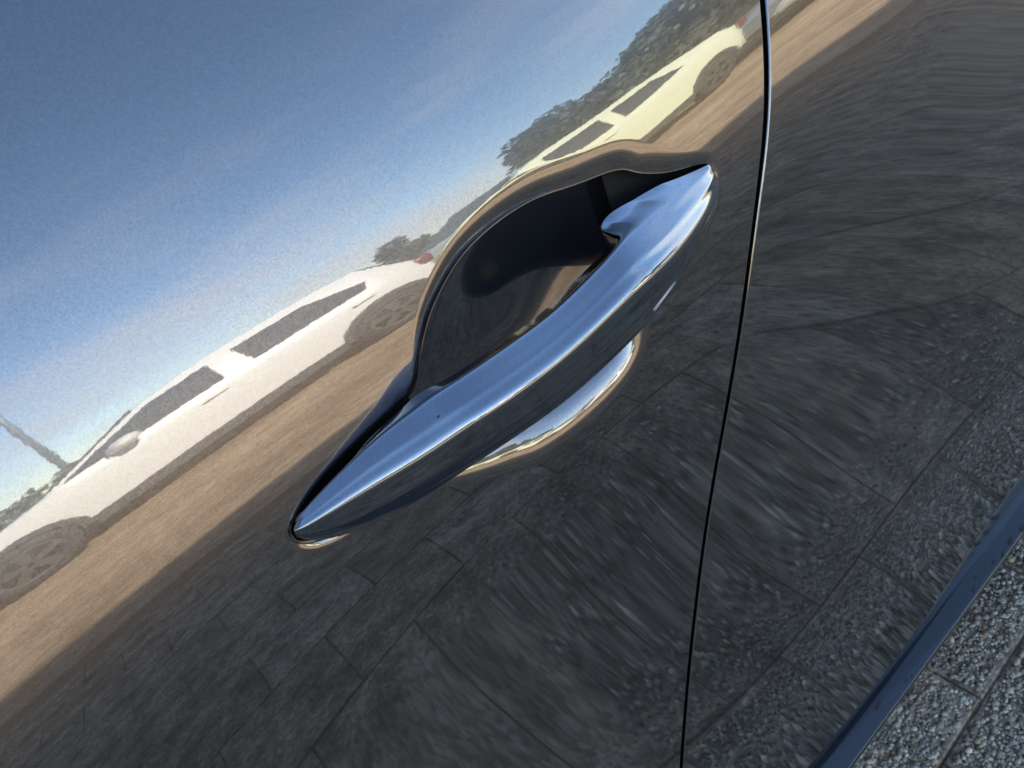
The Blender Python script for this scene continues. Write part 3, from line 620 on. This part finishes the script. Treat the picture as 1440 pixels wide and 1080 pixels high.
lp = empty('street_lamp', (-.25, -9.2, 0)); tag(lp, 'slim grey street lamp post behind the white hatchback', 'street lamp')
bm = bmesh.new(); bmesh.ops.create_cone(bm, cap_ends=True, segments=14, radius1=.05, radius2=.035, depth=6, matrix=Matrix.Translation((-.25, -9.2, 3))); bmo('post', bm, M_pole, lp, True)
bmo('lamp_head', box(-.55, -.2, -9.3, -9.1, 5.95, 6.05, .03), M_pole, lp, True)

def hedge(x0, x1, y, h_, lm, n):
    t = empty('clipped_hedge', ((x0+x1)/2, y, 0)); tag(t, 'low dark clipped hedge running along behind the parked cars', 'hedge')
    m_ = bmesh.new()
    for k in range(int((x1-x0)/.7)):
        x = x0+.35+.7*k; bmesh.ops.create_cone(m_, cap_ends=False, segments=7, radius1=.03, radius2=.015, depth=h_*.8, matrix=Matrix.Translation((x, y, h_*.4)))
    o_ = bmo('stems', m_, M_bark, t); o_['kind'] = 'stuff'
    c = np.stack([RNG.uniform(x0, x1, n), y+RNG.normal(0, .16, n), RNG.uniform(.04, 1, n)**.8*h_*(1+.07*np.sin(RNG.uniform(0, 6, n)))], -1)
    u_ = RNG.normal(0, 1, (n, 3)); u_ /= np.linalg.norm(u_, axis=1)[:, None]; w_ = np.cross(u_, RNG.normal(0, 1, (n, 3))); w_ /= np.linalg.norm(w_, axis=1)[:, None]
    s_ = RNG.uniform(.05, .09, (n, 1)); V = np.stack([c-u_*s_, c+w_*s_*.6, c+u_*s_, c-w_*s_*.6], 1).reshape(-1, 3)
    mesh('foliage', V.tolist(), (np.arange(n*4).reshape(n, 4)).tolist(), lm, t)
hedge(-9, 6.3, -8.9, 1.22, M_leaf2, 16000)

# ------------------------------------------------------------------ unseen low building added behind the car so its parapet casts the straight edge of shade on the street
M_wall = mat('lime_render', (.42, .38, .32), .85); M_stone = mat('sandstone', (.36, .31, .25), .8)
HY, HH = 4.2, 3.82
hs = empty('shade_house', (0, HY, 0)); tag(hs, 'long low rendered building with flat parapet, added unseen behind the dark car to cast shade', 'shade_house')
bmo('wall', box(-16, 22, HY, HY+7, 0, HH-.12), M_wall, hs)
bmo('plinth', box(-16.05, 22.05, HY-.05, HY+7.05, 0, .45, .01), M_stone, hs)
bmo('parapet_coping', box(-16.1, 22.1, HY-.1, HY+7.1, HH-.12, HH, .012), M_stone, hs)
for k in range(11):
    x = -13.5+3.2*k
    if k == 4:
        d_ = bmo('door', box(x-.5, x+.5, HY-.04, HY+.05, .0, 2.15, .01), M_clad, hs); bmo('handle', box(x+.36, x+.41, HY-.09, HY-.04, 1.0, 1.14, .008), M_rim, d_); continue
    f_ = bmo('window', box(x-.62, x+.62, HY-.03, HY+.05, 1.0, 2.45, .01), M_white, hs)
    bmo('pane', box(x-.55, x-.02, HY-.038, HY, 1.07, 2.38), M_glass, f_); bmo('pane', box(x+.02, x+.55, HY-.038, HY, 1.07, 2.38), M_glass, f_); bmo('sill', box(x-.7, x+.7, HY-.12, HY+.02, .93, 1.0, .008), M_stone, f_)
